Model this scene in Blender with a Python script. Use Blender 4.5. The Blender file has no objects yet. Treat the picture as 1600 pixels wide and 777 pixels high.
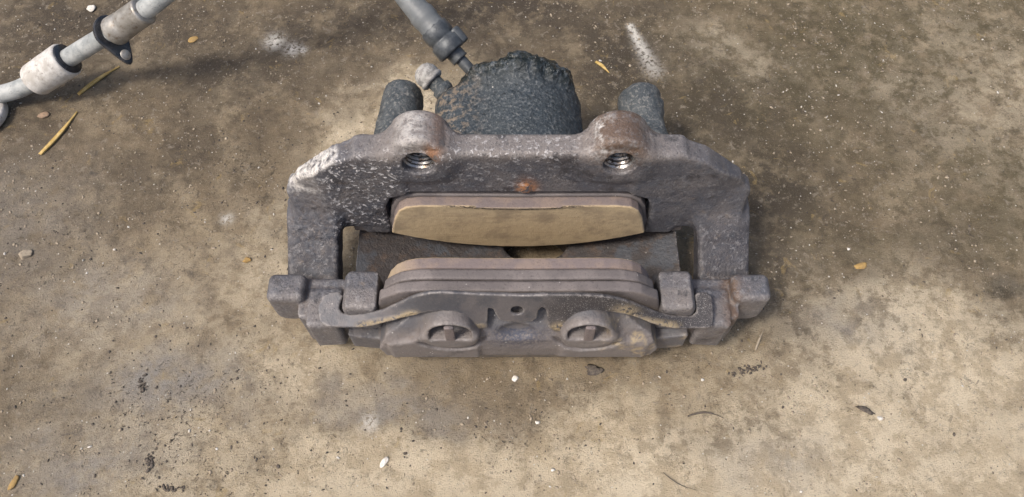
import bpy, math, random
import numpy as np

# ------------------------------------------------------------------ scene, camera, light
scene = bpy.context.scene
C = scene.collection
MM = 0.001

cam_d = bpy.data.cameras.new('camera')
cam = bpy.data.objects.new('camera', cam_d)
C.objects.link(cam)
cam_d.sensor_width = 36.0
cam_d.lens = 1180.0 / 1600.0 * 36.0
cam_d.clip_start = 0.01
cam_d.clip_end = 50.0
cam.location = (-3.0 * MM, -160.56 * MM, 351.97 * MM)
cam.rotation_euler = (math.radians(90 - 62), 0, 0)
scene.camera = cam

SUN_EL = math.radians(57)
SUN_AZ = math.radians(-122)          # compass angle from +Y (clockwise), light comes from here
sx = math.sin(SUN_AZ) * math.cos(SUN_EL)
sy = math.cos(SUN_AZ) * math.cos(SUN_EL)
sz = math.sin(SUN_EL)

world = bpy.data.worlds.new('World')
scene.world = world
world.use_nodes = True
wn = world.node_tree
bg = wn.nodes['Background']
sky = wn.nodes.new('ShaderNodeTexSky')
sky.sky_type = 'NISHITA'
sky.sun_disc = False
sky.sun_elevation = SUN_EL
sky.sun_rotation = SUN_AZ
sky.air_density = 1.0
sky.dust_density = 5.0
sky.ozone_density = 0.6
wn.links.new(sky.outputs[0], bg.inputs[0])
bg.inputs[1].default_value = 0.135

sun_d = bpy.data.lights.new('sun', 'SUN')
sun_d.energy = 2.3
sun_d.angle = math.radians(11.0)
sun_d.color = (1.0, 0.94, 0.86)
sun = bpy.data.objects.new('sun', sun_d)
C.objects.link(sun)
from mathutils import Vector
sun.rotation_euler = Vector((sx, sy, sz)).to_track_quat('Z', 'Y').to_euler()

scene.view_settings.view_transform = 'Standard'
scene.view_settings.look = 'None'
scene.view_settings.gamma = 1.0
scene.view_settings.exposure = 0.32
scene.view_settings.use_curve_mapping = False
scene.render.engine = 'CYCLES'

rng = np.random.default_rng(7)
random.seed(7)

# ------------------------------------------------------------------ numeric helpers
def sstep(a, b, x):
    t = np.clip((x - a) / (b - a), 0, 1)
    return t * t * (3 - 2 * t)

def vnoise(p, scale, seed=0):
    """value noise in [-1,1]; p (N,3) in mm, feature size = scale mm"""
    q = p / scale
    i = np.floor(q).astype(np.int64)
    f = q - i
    f = f * f * f * (f * (f * 6 - 15) + 10)
    def h(ix, iy, iz):
        n = (ix * 73856093) ^ (iy * 19349663) ^ (iz * 83492791) ^ (seed * 2654435)
        n = (n ^ (n >> 13)) * 1274126177
        n = n ^ (n >> 16)
        return (n & 0xFFFFF) / float(0xFFFFF) * 2 - 1
    r = 0
    for dx in (0, 1):
        for dy in (0, 1):
            for dz in (0, 1):
                w = (f[:, 0] if dx else 1 - f[:, 0]) * (f[:, 1] if dy else 1 - f[:, 1]) * (f[:, 2] if dz else 1 - f[:, 2])
                r = r + w * h(i[:, 0] + dx, i[:, 1] + dy, i[:, 2] + dz)
    return r

def fbm(p, scale, seed=0, octv=3):
    r = 0; a = 1.0; t = 0
    for k in range(octv):
        r = r + a * vnoise(p, scale / 2 ** k, seed + k * 17); t += a; a *= 0.5
    return r / t

class Sdf:
    """signed distance volume in mm; solids are blended into it, then skinned as one mesh"""
    def __init__(s, lo, hi, h):
        s.h = h; s.lo = np.array(lo, float)
        s.n = np.ceil((np.array(hi) - s.lo) / h).astype(int) + 1
        s.ax = [s.lo[k] + h * np.arange(s.n[k]) for k in range(3)]
        s.D = np.full(s.n, 12.0, np.float32)
    def win(s, lo, hi, m):
        a = np.maximum(np.floor((np.array(lo) - m - s.lo) / s.h).astype(int), 0)
        b = np.minimum(np.ceil((np.array(hi) + m - s.lo) / s.h).astype(int) + 1, s.n)
        sl = tuple(slice(a[k], b[k]) for k in range(3))
        X = s.ax[0][sl[0]][:, None, None]; Y = s.ax[1][sl[1]][None, :, None]; Z = s.ax[2][sl[2]][None, None, :]
        return sl, X, Y, Z
    def put(s, lo, hi, fn, k=0.0, sub=False):
        sl, X, Y, Z = s.win(lo, hi, k + 3 * s.h)
        d = fn(X, Y, Z)
        A = s.D[sl]
        if sub:
            d = -d
            if k > 0:
                hh = np.maximum(k - np.abs(A - d), 0) / k
                A = np.maximum(A, d) + hh * hh * k * 0.25
            else:
                A = np.maximum(A, d)
        else:
            if k > 0:
                hh = np.maximum(k - np.abs(A - d), 0) / k
                A = np.minimum(A, d) - hh * hh * k * 0.25
            else:
                A = np.minimum(A, d)
        s.D[sl] = A
    def box(s, lo, hi, r=1.5, k=0, sub=False):
        c = [(lo[i] + hi[i]) / 2 for i in range(3)]; e = [(hi[i] - lo[i]) / 2 - r for i in range(3)]
        def fn(X, Y, Z):
            q = [np.abs(X - c[0]) - e[0], np.abs(Y - c[1]) - e[1], np.abs(Z - c[2]) - e[2]]
            o = np.sqrt(np.maximum(q[0], 0) ** 2 + np.maximum(q[1], 0) ** 2 + np.maximum(q[2], 0) ** 2)
            return o + np.minimum(np.maximum(np.maximum(q[0], q[1]), q[2]), 0) - r
        s.put(lo, hi, fn, k, sub)
    def cyl(s, a, b, r0, r1=None, rd=1.0, k=0, sub=False):
        a = np.array(a, float); b = np.array(b, float); r1 = r0 if r1 is None else r1
        L = np.linalg.norm(b - a); u = (b - a) / L; m = max(r0, r1)
        def fn(X, Y, Z):
            x, y, z = X - a[0], Y - a[1], Z - a[2]
            t = x * u[0] + y * u[1] + z * u[2]
            rad = np.sqrt(np.maximum(x * x + y * y + z * z - t * t, 0))
            rr = r0 + (r1 - r0) * np.clip(t / L, 0, 1)
            q0 = rad - rr + rd; q1 = np.abs(t - L / 2) - L / 2 + rd
            return np.minimum(np.maximum(q0, q1), 0) + np.sqrt(np.maximum(q0, 0) ** 2 + np.maximum(q1, 0) ** 2) - rd
        s.put(np.minimum(a, b) - m, np.maximum(a, b) + m, fn, k, sub)
    def ell(s, c, r, k=0, sub=False):
        c = np.array(c, float); r = np.array(r, float)
        def fn(X, Y, Z):
            q = np.sqrt(((X - c[0]) / r[0]) ** 2 + ((Y - c[1]) / r[1]) ** 2 + ((Z - c[2]) / r[2]) ** 2)
            return (q - 1) * r.min()
        s.put(c - r, c + r, fn, k, sub)
    def prism(s, poly, lo, hi, axis=1, r=1.5, k=0, sub=False):
        """2D outline (in the two other axes, ascending order) pushed along axis"""
        P = np.array(poly, float); o = [i for i in range(3) if i != axis]
        l = [0, 0, 0]; h = [0, 0, 0]
        for j, i in enumerate(o): l[i] = P[:, j].min(); h[i] = P[:, j].max()
        l[axis] = lo; h[axis] = hi
        def fn(X, Y, Z):
            W = (X, Y, Z)
            d2 = polysdf(W[o[0]], W[o[1]], P) + r
            q1 = np.abs(W[axis] - (lo + hi) / 2) - (hi - lo) / 2 + r
            return np.minimum(np.maximum(d2, q1), 0) + np.sqrt(np.maximum(d2, 0) ** 2 + np.maximum(q1, 0) ** 2) - r
        s.put(l, h, fn, k, sub)
    def skin(s):
        D = s.D; n = s.n; S = D < 0
        c = np.zeros(np.array(n) - 1, np.uint8)
        for dx in (0, 1):
            for dy in (0, 1):
                for dz in (0, 1):
                    c += S[dx:n[0] - 1 + dx, dy:n[1] - 1 + dy, dz:n[2] - 1 + dz]
        idx = np.argwhere((c > 0) & (c < 8))
        vid = np.full(c.shape, -1, np.int64); vid[tuple(idx.T)] = np.arange(len(idx))
        acc = np.zeros((len(idx), 3)); cnt = np.zeros(len(idx))
        off = [(a, b, d) for a in (0, 1) for b in (0, 1) for d in (0, 1)]
        cv = {o: D[idx[:, 0] + o[0], idx[:, 1] + o[1], idx[:, 2] + o[2]].astype(float) for o in off}
        for o in off:
            for ax in range(3):
                if o[ax] == 0:
                    p = list(o); p[ax] = 1; p = tuple(p)
                    a, b = cv[o], cv[p]; m = (a < 0) != (b < 0)
                    t = np.where(m, a / np.where(m, a - b, 1), 0)
                    pos = np.tile(np.array(o, float), (len(idx), 1)); pos[:, ax] = t
                    acc[m] += pos[m]; cnt[m] += 1
        V = s.lo + s.h * (idx + acc / cnt[:, None])
        F = []
        for ax in range(3):
            u, v = [(1, 2), (2, 0), (0, 1)][ax]
            lo = [slice(None)] * 3; hi = [slice(None)] * 3
            lo[ax] = slice(0, n[ax] - 1); hi[ax] = slice(1, n[ax])
            E = np.argwhere(S[tuple(lo)] != S[tuple(hi)])
            E = E[(E[:, u] > 0) & (E[:, v] > 0) & (E[:, u] < n[u] - 1) & (E[:, v] < n[v] - 1)]
            ins = S[tuple(E.T)]
            q = []
            for du, dv in ((-1, -1), (0, -1), (0, 0), (-1, 0)):
                e = E.copy(); e[:, u] += du; e[:, v] += dv
                q.append(vid[tuple(e.T)])
            q = np.stack(q, 1); q[~ins] = q[~ins][:, ::-1]
            F.append(q)
        return V, np.concatenate(F)

def polysdf(x, y, P):
    d = 1e9; sgn = None
    n = len(P)
    ins = np.zeros(np.broadcast(x, y).shape, bool)
    for i in range(n):
        a = P[i]; b = P[i - 1]
        e = b - a; w0 = x - a[0]; w1 = y - a[1]
        t = np.clip((w0 * e[0] + w1 * e[1]) / (e @ e + 1e-12), 0, 1)
        d = np.minimum(d, (w0 - e[0] * t) ** 2 + (w1 - e[1] * t) ** 2)
        c = ((a[1] > y) != (b[1] > y)) & (x < (b[0] - a[0]) * (y - a[1]) / (b[1] - a[1] + 1e-12) + a[0])
        ins ^= c
    d = np.sqrt(d)
    return np.where(ins, -d, d)

def normals(V, F):
    n = np.zeros_like(V)
    fn = np.cross(V[F[:, 2]] - V[F[:, 0]], V[F[:, 3]] - V[F[:, 1]]) if F.shape[1] == 4 else np.cross(V[F[:, 1]] - V[F[:, 0]], V[F[:, 2]] - V[F[:, 0]])
    for k in range(F.shape[1]):
        for j in range(3):
            n[:, j] += np.bincount(F[:, k], fn[:, j], len(V))
    return n / (np.linalg.norm(n, axis=1, keepdims=True) + 1e-12)

def relax(V, F, it=2, w=0.5):
    n = len(V)
    for _ in range(it):
        acc = np.zeros_like(V); cnt = np.zeros(n)
        for k in range(F.shape[1]):
            a = F[:, k]; b = F[:, (k + 1) % F.shape[1]]
            for j in range(3):
                acc[:, j] += np.bincount(a, V[b, j], n) + np.bincount(b, V[a, j], n)
            cnt += np.bincount(a, minlength=n) + np.bincount(b, minlength=n)
        V = V + w * (acc / np.maximum(cnt, 1)[:, None] - V)
    return V

def curvature(V, F, it, r):
    c = np.einsum('ij,ij->i', relax(V, F, it, .5) - V, normals(V, F))
    return np.clip(-c / r, 0, 1), np.clip(c / r, 0, 1)

def mesh_obj(name, V, F, mat, parent=None, attrs=None, smooth=True, origin=(0, 0, 0)):
    me = bpy.data.meshes.new(name)
    V = (np.asarray(V, float) - np.array(origin, float)) * MM
    if isinstance(F, np.ndarray):
        k = F.shape[1]
        me.vertices.add(len(V)); me.vertices.foreach_set('co', V.ravel())
        me.loops.add(F.size); me.loops.foreach_set('vertex_index', F.ravel().astype(np.int32))
        me.polygons.add(len(F)); me.polygons.foreach_set('loop_start', np.arange(0, F.size, k, dtype=np.int32))
        me.update(calc_edges=True)
    else:
        me.from_pydata([tuple(v) for v in V], [], [tuple(f) for f in F])
    me.validate()
    if smooth: me.polygons.foreach_set('use_smooth', np.ones(len(me.polygons), bool))
    for an, av in (attrs or {}).items():
        a = me.attributes.new(an, 'FLOAT', 'POINT'); a.data.foreach_set('value', np.asarray(av, np.float32))
    me.materials.append(mat)
    me.update()
    o = bpy.data.objects.new(name, me)
    C.objects.link(o)
    o.location = tuple(np.array(origin) * MM)
    if parent: o.parent = parent
    return o

def tag(o, label=None, cat=None, group=None, kind=None):
    if label: o['label'] = label
    if cat: o['category'] = cat
    if group: o['group'] = group
    if kind: o['kind'] = kind
    return o

def spline(P, n=12):
    P = [np.array(p, float) for p in P]
    Q = [2 * P[0] - P[1]] + P + [2 * P[-1] - P[-2]]
    out = []
    for i in range(1, len(Q) - 2):
        p0, p1, p2, p3 = Q[i - 1:i + 3]
        for k in range(n):
            t = k / n
            out.append(0.5 * ((2 * p1) + (-p0 + p2) * t + (2 * p0 - 5 * p1 + 4 * p2 - p3) * t * t + (-p0 + 3 * p1 - 3 * p2 + p3) * t ** 3))
    out.append(P[-1])
    return np.array(out)

def tube(path, rad, seg=24, cap=True, hexa=None):
    """swept skin around path (N,3); rad scalar or per point"""
    path = np.asarray(path, float); n = len(path)
    rad = np.full(n, rad, float) if np.isscalar(rad) else np.asarray(rad, float)
    T = np.gradient(path, axis=0); T /= np.linalg.norm(T, axis=1, keepdims=True) + 1e-12
    up = np.array([0, 0, 1.0]) if abs(T[0][2]) < .9 else np.array([1.0, 0, 0])
    N = np.cross(T[0], up); N /= np.linalg.norm(N)
    V = []
    for i in range(n):
        N = N - T[i] * (N @ T[i]); N /= np.linalg.norm(N); B = np.cross(T[i], N)
        a = np.linspace(0, 2 * np.pi, seg, endpoint=False)
        V.append(path[i] + rad[i] * (np.cos(a)[:, None] * N + np.sin(a)[:, None] * B))
    V = np.concatenate(V)
    F = []
    for i in range(n - 1):
        for j in range(seg):
            k = (j + 1) % seg
            F.append((i * seg + j, i * seg + k, (i + 1) * seg + k, (i + 1) * seg + j))
    if cap:
        V = np.vstack([V, path[0], path[-1]]); c0 = len(V) - 2
        for j in range(seg):
            k = (j + 1) % seg
            F.append((c0, k, j, j)); F.append((c0 + 1, (n - 1) * seg + j, (n - 1) * seg + k, (n - 1) * seg + k))
        F = [f if f[2] != f[3] else f[:3] for f in F]
    return V, F

def lathe(a, b, prof, seg=32):
    """profile [(t along axis in mm, radius)] turned about the axis a->b"""
    a = np.array(a, float); b = np.array(b, float); u = (b - a) / np.linalg.norm(b - a)
    path = np.array([a + u * t for t, r in prof]); rad = np.array([r for t, r in prof])
    up = np.array([0, 0, 1.0]) if abs(u[2]) < .9 else np.array([1.0, 0, 0])
    N = np.cross(u, up); N /= np.linalg.norm(N); B = np.cross(u, N)
    ang = np.linspace(0, 2 * np.pi, seg, endpoint=False)
    V = np.concatenate([p + r * (np.cos(ang)[:, None] * N + np.sin(ang)[:, None] * B) for p, r in zip(path, rad)])
    F = []
    for i in range(len(prof) - 1):
        for j in range(seg):
            k = (j + 1) % seg
            F.append((i * seg + j, i * seg + k, (i + 1) * seg + k, (i + 1) * seg + j))
    return V, F

# ------------------------------------------------------------------ materials
class Mat:
    def __init__(s, name, rough=0.6, metal=0.0, spec=0.5):
        s.m = bpy.data.materials.new(name); s.m.use_nodes = True
        s.t = s.m.node_tree; s.N = s.t.nodes; s.b = s.N['Principled BSDF']
        s.b.inputs['Roughness'].default_value = rough; s.b.inputs['Metallic'].default_value = metal
        s.b.inputs['Specular IOR Level'].default_value = spec
        tc = s.N.new('ShaderNodeTexCoord')
        mp = s.N.new('ShaderNodeMapping'); mp.inputs['Scale'].default_value = (1000, 1000, 1000)   # object space in mm
        s.t.links.new(tc.outputs['Object'], mp.inputs[0]); s.co = mp.outputs[0]
        s.col = None; s.hgt = None
    def L(s, a, b): s.t.links.new(a, b)
    def noise(s, size, detail=3, rough=0.55, dist=0.0, stretch=None):
        n = s.N.new('ShaderNodeTexNoise'); n.inputs['Scale'].default_value = 1.0 / size
        n.inputs['Detail'].default_value = detail; n.inputs['Roughness'].default_value = rough; n.inputs['Distortion'].default_value = dist
        if stretch:
            mp = s.N.new('ShaderNodeMapping'); mp.inputs['Scale'].default_value = stretch; s.L(s.co, mp.inputs[0]); s.L(mp.outputs[0], n.inputs['Vector'])
        else: s.L(s.co, n.inputs['Vector'])
        return n.outputs['Fac']
    def voro(s, size, feat='F1'):
        n = s.N.new('ShaderNodeTexVoronoi'); n.inputs['Scale'].default_value = 1.0 / size; n.feature = feat
        s.L(s.co, n.inputs['Vector']); return n
    def ramp(s, f, lo, hi, a=0.0, b=1.0):
        n = s.N.new('ShaderNodeMapRange'); n.clamp = True; n.interpolation_type = 'SMOOTHSTEP'
        n.inputs[1].default_value = lo; n.inputs[2].default_value = hi; n.inputs[3].default_value = a; n.inputs[4].default_value = b
        s.L(f, n.inputs[0]); return n.outputs[0]
    def attr(s, name):
        n = s.N.new('ShaderNodeAttribute'); n.attribute_name = name; return n.outputs['Fac']
    def math(s, op, a, b):
        n = s.N.new('ShaderNodeMath'); n.operation = op
        for i, v in enumerate((a, b)):
            if isinstance(v, (int, float)): n.inputs[i].default_value = v
            else: s.L(v, n.inputs[i])
        return n.outputs[0]
    def base(s, c): s.col = c; return s
    def mix(s, c, f, mode='MIX'):
        n = s.N.new('ShaderNodeMix'); n.data_type = 'RGBA'; n.blend_type = mode
        if isinstance(f, (int, float)): n.inputs[0].default_value = f
        else: s.L(f, n.inputs[0])
        for i, v in ((6, s.col), (7, c)):
            if isinstance(v, tuple): n.inputs[i].default_value = (*v, 1)
            else: s.L(v, n.inputs[i])
        s.col = n.outputs[2]; return s
    def bump(s, h, mmdist, strength=1.0):
        n = s.N.new('ShaderNodeBump'); n.inputs['Distance'].default_value = mmdist * MM; n.inputs['Strength'].default_value = strength
        s.L(h, n.inputs['Height'])
        if s.hgt is not None: s.L(s.hgt, n.inputs['Normal'])
        s.hgt = n.outputs[0]; return s
    def rough(s, f, lo, hi, a, b):
        s.L(s.ramp(f, lo, hi, a, b), s.b.inputs['Roughness']); return s
    def done(s):
        if isinstance(s.col, tuple): s.b.inputs['Base Color'].default_value = (*s.col, 1)
        else: s.L(s.col, s.b.inputs['Base Color'])
        if s.hgt is not None: s.L(s.hgt, s.b.inputs['Normal'])
        return s.m

def cast_iron(name, base, warm, pale, rust, rough=0.55, metal=0.25, grain=0.5):
    M = Mat(name, rough, metal)
    M.base(base)
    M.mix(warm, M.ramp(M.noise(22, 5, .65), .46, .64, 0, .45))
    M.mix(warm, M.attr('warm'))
    M.mix((.036, .037, .043), M.ramp(M.noise(13, 6, .7), .54, .66, 0, .8))
    M.mix((.030, .033, .043), M.math('MULTIPLY', M.attr('arm_dark'), M.ramp(M.noise(8, 5, .7), .30, .55, .5, 1)))  # darker bluish tone over the arms
    M.mix((.19, .155, .125), M.ramp(M.noise(5, 6, .72), .58, .72, 0, .6))
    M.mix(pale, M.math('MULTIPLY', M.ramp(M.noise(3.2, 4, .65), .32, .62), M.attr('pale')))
    M.mix(rust, M.math('MULTIPLY', M.ramp(M.noise(5, 6, .7), .34, .54), M.attr('rust')))
    M.mix((.42, .19, .08), M.math('MULTIPLY', M.ramp(M.noise(3, 4, .65), .36, .5), M.attr('orange')))
    M.mix((.30, .28, .27), M.math('MULTIPLY', M.ramp(M.noise(2.4, 5, .75), .46, .64, 0, .8), M.attr('edge')))
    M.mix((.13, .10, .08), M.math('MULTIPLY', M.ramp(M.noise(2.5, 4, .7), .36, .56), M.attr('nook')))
    g = M.noise(1.1, 3, .6)
    M.mix((.03, .03, .033), M.ramp(g, .30, .46, .6, 0.0))
    fl = M.noise(2.1, 5, .68, .6)
    sp = M.math('MULTIPLY', M.ramp(fl, .56, .61), M.attr('speck'))
    M.mix((.74, .72, .72), sp)  # glitter of the pitted metal, painted as bright specks
    sp2 = M.math('MULTIPLY', M.ramp(M.noise(1.0, 4, .7), .61, .68, 0, .28), M.ramp(M.noise(16, 4, .6), .48, .62))
    M.mix((.55, .52, .50), sp2)
    M.rough(M.noise(7, 4, .6), .3, .7, rough - .12, rough + .2)
    M.bump(M.noise(3.5, 4, .6), 0.22 * grain)
    M.bump(g, 0.5 * grain)
    M.bump(M.math('MULTIPLY', fl, M.attr('speck')), 1.0)
    M.bump(M.noise(0.5, 2, .5), 0.2 * grain)
    return M.done()

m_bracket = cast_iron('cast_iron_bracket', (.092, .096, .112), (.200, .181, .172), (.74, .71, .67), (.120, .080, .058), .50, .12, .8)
m_body = cast_iron('cast_iron_caliper', (.105, .100, .115), (.175, .145, .140), (.50, .45, .38), (.16, .10, .07), .60, .1, .55)
m_house = m_body

M = Mat('lining_brown', .85)
M.base((.168, .137, .133)).mix((.215, .167, .144), M.ramp(M.noise(9, 4, .6), .42, .62)).mix((.115, .09, .085), M.ramp(M.noise(.9, 3, .6), .35, .45, .5, 0))
M.mix((.455, .350, .215), M.attr('tan'))
wl = M.noise(1.0, 4, .6, 0, (.05, .8, 1.1))
M.mix((.27, .19, .105), M.math('MULTIPLY', M.ramp(wl, .52, .70, 0, .4), M.attr('tan')))
M.mix((.05, .04, .03), M.math('MULTIPLY', M.ramp(M.noise(.8, 4, .7, 0, (.35, 1, 1.4)), .44, .5), M.attr('line')))
M.mix((.66, .56, .40), M.math('MULTIPLY', M.ramp(M.noise(.5, 2, .5), .66, .72, 0, .7), M.attr('tan')))
M.mix((.10, .07, .045), M.math('MULTIPLY', M.ramp(M.noise(.6, 2, .5), .68, .74, 0, .8), M.attr('tan')))
M.mix((.25, .19, .125), M.math('MULTIPLY', M.ramp(M.noise(16, 4, .65), .46, .66, 0, .7), M.attr('tan')))
M.bump(M.noise(.6, 3, .6), .14)
m_lining = M.done()

M = Mat('plate_brown', .6, .1)
M.base((.132, .116, .113)).mix((.180, .157, .150), M.ramp(M.noise(14, 4, .6), .4, .62)).mix((.07, .06, .06), M.ramp(M.noise(.8, 3, .6), .32, .44, .6, 0))
M.mix((.6, .57, .54), M.math('MULTIPLY', M.ramp(M.voro(3.2).outputs['Distance'], .05, .12, .7, 0), M.ramp(M.noise(9, 3, .6), .52, .62)))
M.bump(M.noise(.8, 3, .6), .16).bump(M.noise(5, 3, .6), .25)
m_plate = M.done()

M = Mat('spring_steel', .5, .25)
M.base((.083, .083, .092)).mix((.128, .118, .120), M.ramp(M.noise(14, 4, .6), .40, .62))
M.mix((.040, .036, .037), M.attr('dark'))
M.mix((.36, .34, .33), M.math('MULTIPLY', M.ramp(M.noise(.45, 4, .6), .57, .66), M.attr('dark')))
M.mix((.34, .27, .17), M.math('MULTIPLY', M.ramp(M.noise(2.0, 4, .65), .36, .50), M.attr('mud')))
M.mix((.6, .57, .54), M.math('MULTIPLY', M.ramp(M.voro(2.6).outputs['Distance'], .05, .13, .7, 0), M.ramp(M.noise(9, 3, .6), .52, .62)))
M.mix((.34, .31, .29), M.math('MULTIPLY', M.ramp(M.noise(3, 5, .7), .36, .58), M.attr('edge')))
M.bump(M.noise(.7, 3, .6), .2).bump(M.noise(3, 3, .6), .15)
M.bump(M.math('MULTIPLY', M.noise(1.6, 4, .7), M.attr('mud')), 1.4)
m_spring = M.done()

M = Mat('thread_steel', .32, .9)
M.base((.42, .41, .40)).mix((.12, .09, .07), M.ramp(M.noise(3, 5, .7), .46, .58)).bump(M.noise(.8, 3, .6), .1)
m_thread = M.done()

M = Mat('greasy_rubber', .55)
M.base((.046, .056, .064)).mix((.080, .090, .096), M.ramp(M.noise(6, 4, .65), .40, .62)).mix((.24, .235, .22), M.ramp(M.noise(1.6, 5, .7), .50, .64, 0, .7))
M.mix((.022, .022, .024), M.ramp(M.noise(2.2, 4, .7), .32, .42, .8, 0))
M.bump(M.noise(2.4, 4, .65), .7).bump(M.noise(.6, 3, .6), .3)
M.rough(M.noise(7, 4, .6), .36, .62, .62, .34)
m_boot = M.done()

M = Mat('grey_hose_rubber', .5)
M.base((.25, .265, .265)).mix((.40, .41, .40), M.ramp(M.noise(9, 4, .65), .38, .62)).mix((.075, .084, .092), M.attr('clean')).mix((.12, .12, .12), M.ramp(M.noise(2, 4, .7), .34, .44, .5, 0))
M.bump(M.noise(1.2, 3, .6), .12)
m_hose = M.done()

M = Mat('dusty_sleeve', .75)
M.base((.42, .395, .36)).mix((.58, .56, .53), M.ramp(M.noise(7, 4, .65), .38, .6)).mix((.20, .18, .16), M.ramp(M.noise(4, 5, .7), .33, .43, .75, 0))
M.bump(M.noise(1.5, 4, .65), .3)
m_sleeve = M.done()

M = Mat('dull_steel', .45, .55)
M.base((.30, .285, .26)).mix((.42, .40, .37), M.ramp(M.noise(6, 4, .65), .4, .6)).mix((.17, .12, .08), M.ramp(M.noise(3, 5, .7), .32, .44, .7, 0))
M.bump(M.noise(1.2, 4, .65), .15)
m_steel = M.done()

M = Mat('black_plate', .28, .1)
M.base((.022, .026, .034)).mix((.06, .06, .065), M.ramp(M.noise(5, 4, .65), .45, .65, 0, .8)).bump(M.noise(3, 4, .6), .15)
M.rough(M.noise(6, 4, .6), .35, .65, .2, .5)
m_black = M.done()

M = Mat('dark_crimp', .45, .3)
M.base((.055, .062, .070)).mix((.10, .108, .114), M.ramp(M.noise(6, 4, .65), .4, .62)).bump(M.noise(1.2, 4, .65), .15)
m_crimp = M.done()

M = Mat('dusty_cap', .8)
M.base((.37, .36, .34)).mix((.22, .21, .20), M.ramp(M.noise(2.5, 4, .65), .45, .6)).bump(M.noise(1.0, 3, .6), .15)
m_cap = M.done()

def simple(name, a, b, size, rough=.8, bump=.2):
    M = Mat(name, rough)
    M.base(a).mix(b, M.ramp(M.noise(size, 4, .65), .38, .62)).bump(M.noise(size * .6, 3, .6), bump)
    return M.done()
m_straw = simple('dry_straw', (.42, .28, .08), (.55, .40, .16), 2.5, .6, .1)
m_pale = simple('pale_stone', (.68, .65, .60), (.50, .46, .40), 1.5)
m_brown = simple('brown_stone', (.30, .20, .13), (.22, .16, .11), 1.5)
m_ochre = simple('ochre_flake', (.36, .23, .075), (.28, .185, .075), 1.5)
m_dark = simple('dark_crumb', (.06, .05, .042), (.12, .098, .078), 1.2)
m_tan = simple('tan_stone', (.36, .30, .22), (.28, .23, .17), 1.5)

# floor
M = Mat('dirty_concrete', .8, 0, .3)
fine = M.noise(1.1, 6, .8); mid = M.noise(9, 5, .65); big = M.noise(38, 5, .6, .4)
M.base((.285, .220, .140))
M.mix((.40, .318, .208), M.ramp(big, .45, .60))
M.mix((.62, .505, .345), M.ramp(M.attr('cream'), .05, .8, 0, .9))
inv = M.ramp(M.attr('cream'), 0, .9, 1, .28)
def dk(f): return M.math('MULTIPLY', f, inv)
M.mix((.190, .148, .098), dk(M.ramp(mid, .46, .64, 0, .85)))
M.mix((.078, .062, .046), M.math('MULTIPLY', M.attr('dirt'), M.ramp(M.noise(22, 9, .76), .40, .52, .45, 1)))
M.mix((.102, .084, .044), M.math('MULTIPLY', M.attr('olive'), M.ramp(M.noise(18, 9, .76), .38, .54, .35, 1)))
M.mix((.42, .30, .125), M.ramp(M.noise(11, 6, .65, 1.0), .61, .70, 0, .5))
M.mix((.085, .068, .052), dk(M.ramp(M.noise(8, 9, .8, .8), .58, .63, 0, .75)))
M.mix((.42, .365, .285), dk(M.ramp(M.noise(5.0, 7, .75, .4), .57, .66, 0, .6)))
M.mix((.80, .685, .505), M.math('MULTIPLY', M.attr('cream'), M.ramp(M.noise(15, 9, .78), .44, .55, .1, 1)))
M.mix((.35, .325, .295), M.math('MULTIPLY', M.attr('grey'), M.ramp(M.noise(12, 7, .7), .34, .56, .2, 1)))
M.mix((.10, .08, .06), dk(M.ramp(fine, .36, .42, .8, 0)))
M.mix((.60, .525, .41), M.ramp(fine, .59, .65, 0, .45))
M.mix((.26, .215, .16), M.ramp(M.noise(5.0, 9, .82, .6), .57, .61, 0, .6))
M.mix((.05, .04, .032), M.ramp(M.noise(2.6, 6, .8, 1.4), .63, .66, 0, .85))
ve = M.voro(46, 'DISTANCE_TO_EDGE'); ve.inputs['Randomness'].default_value = 1.0
wv = M.N.new('ShaderNodeVectorMath'); wv.operation = 'MULTIPLY_ADD'
nz = M.N.new('ShaderNodeTexNoise'); nz.inputs['Scale'].default_value = .09; nz.inputs['Detail'].default_value = 7; nz.inputs['Roughness'].default_value = .7
M.L(M.co, nz.inputs['Vector']); M.L(nz.outputs['Color'], wv.inputs[0]); wv.inputs[1].default_value = (60, 60, 60); M.L(M.co, wv.inputs[2]); M.L(wv.outputs[0], ve.inputs['Vector'])
ck = M.math('MULTIPLY', M.ramp(ve.outputs['Distance'], .004, .012, 1, 0), M.ramp(M.noise(34, 4, .6), .54, .60))
M.mix((.09, .072, .055), M.math('MULTIPLY', ck, .75))
pt = M.math('MULTIPLY', M.attr('pit'), M.ramp(M.noise(2.6, 6, .78, .8), .585, .63))
M.mix((.055, .045, .036), pt)
M.mix((.78, .74, .67), M.math('MULTIPLY', M.attr('chalk'), M.ramp(M.noise(2.2, 5, .7), .36, .54)))
v = M.voro(3.4)
M.mix((.74, .70, .62), M.math('MULTIPLY', M.ramp(v.outputs['Distance'], .07, .15, 1, 0), M.ramp(M.noise(7, 2, .5), .52, .60)))
M.rough(mid, .3, .7, .62, .92)
M.bump(mid, 1.0).bump(fine, 1.0).bump(M.noise(.55, 3, .65), .35).bump(M.math('SUBTRACT', 1.0, pt), .8)
m_floor = M.done()

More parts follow.
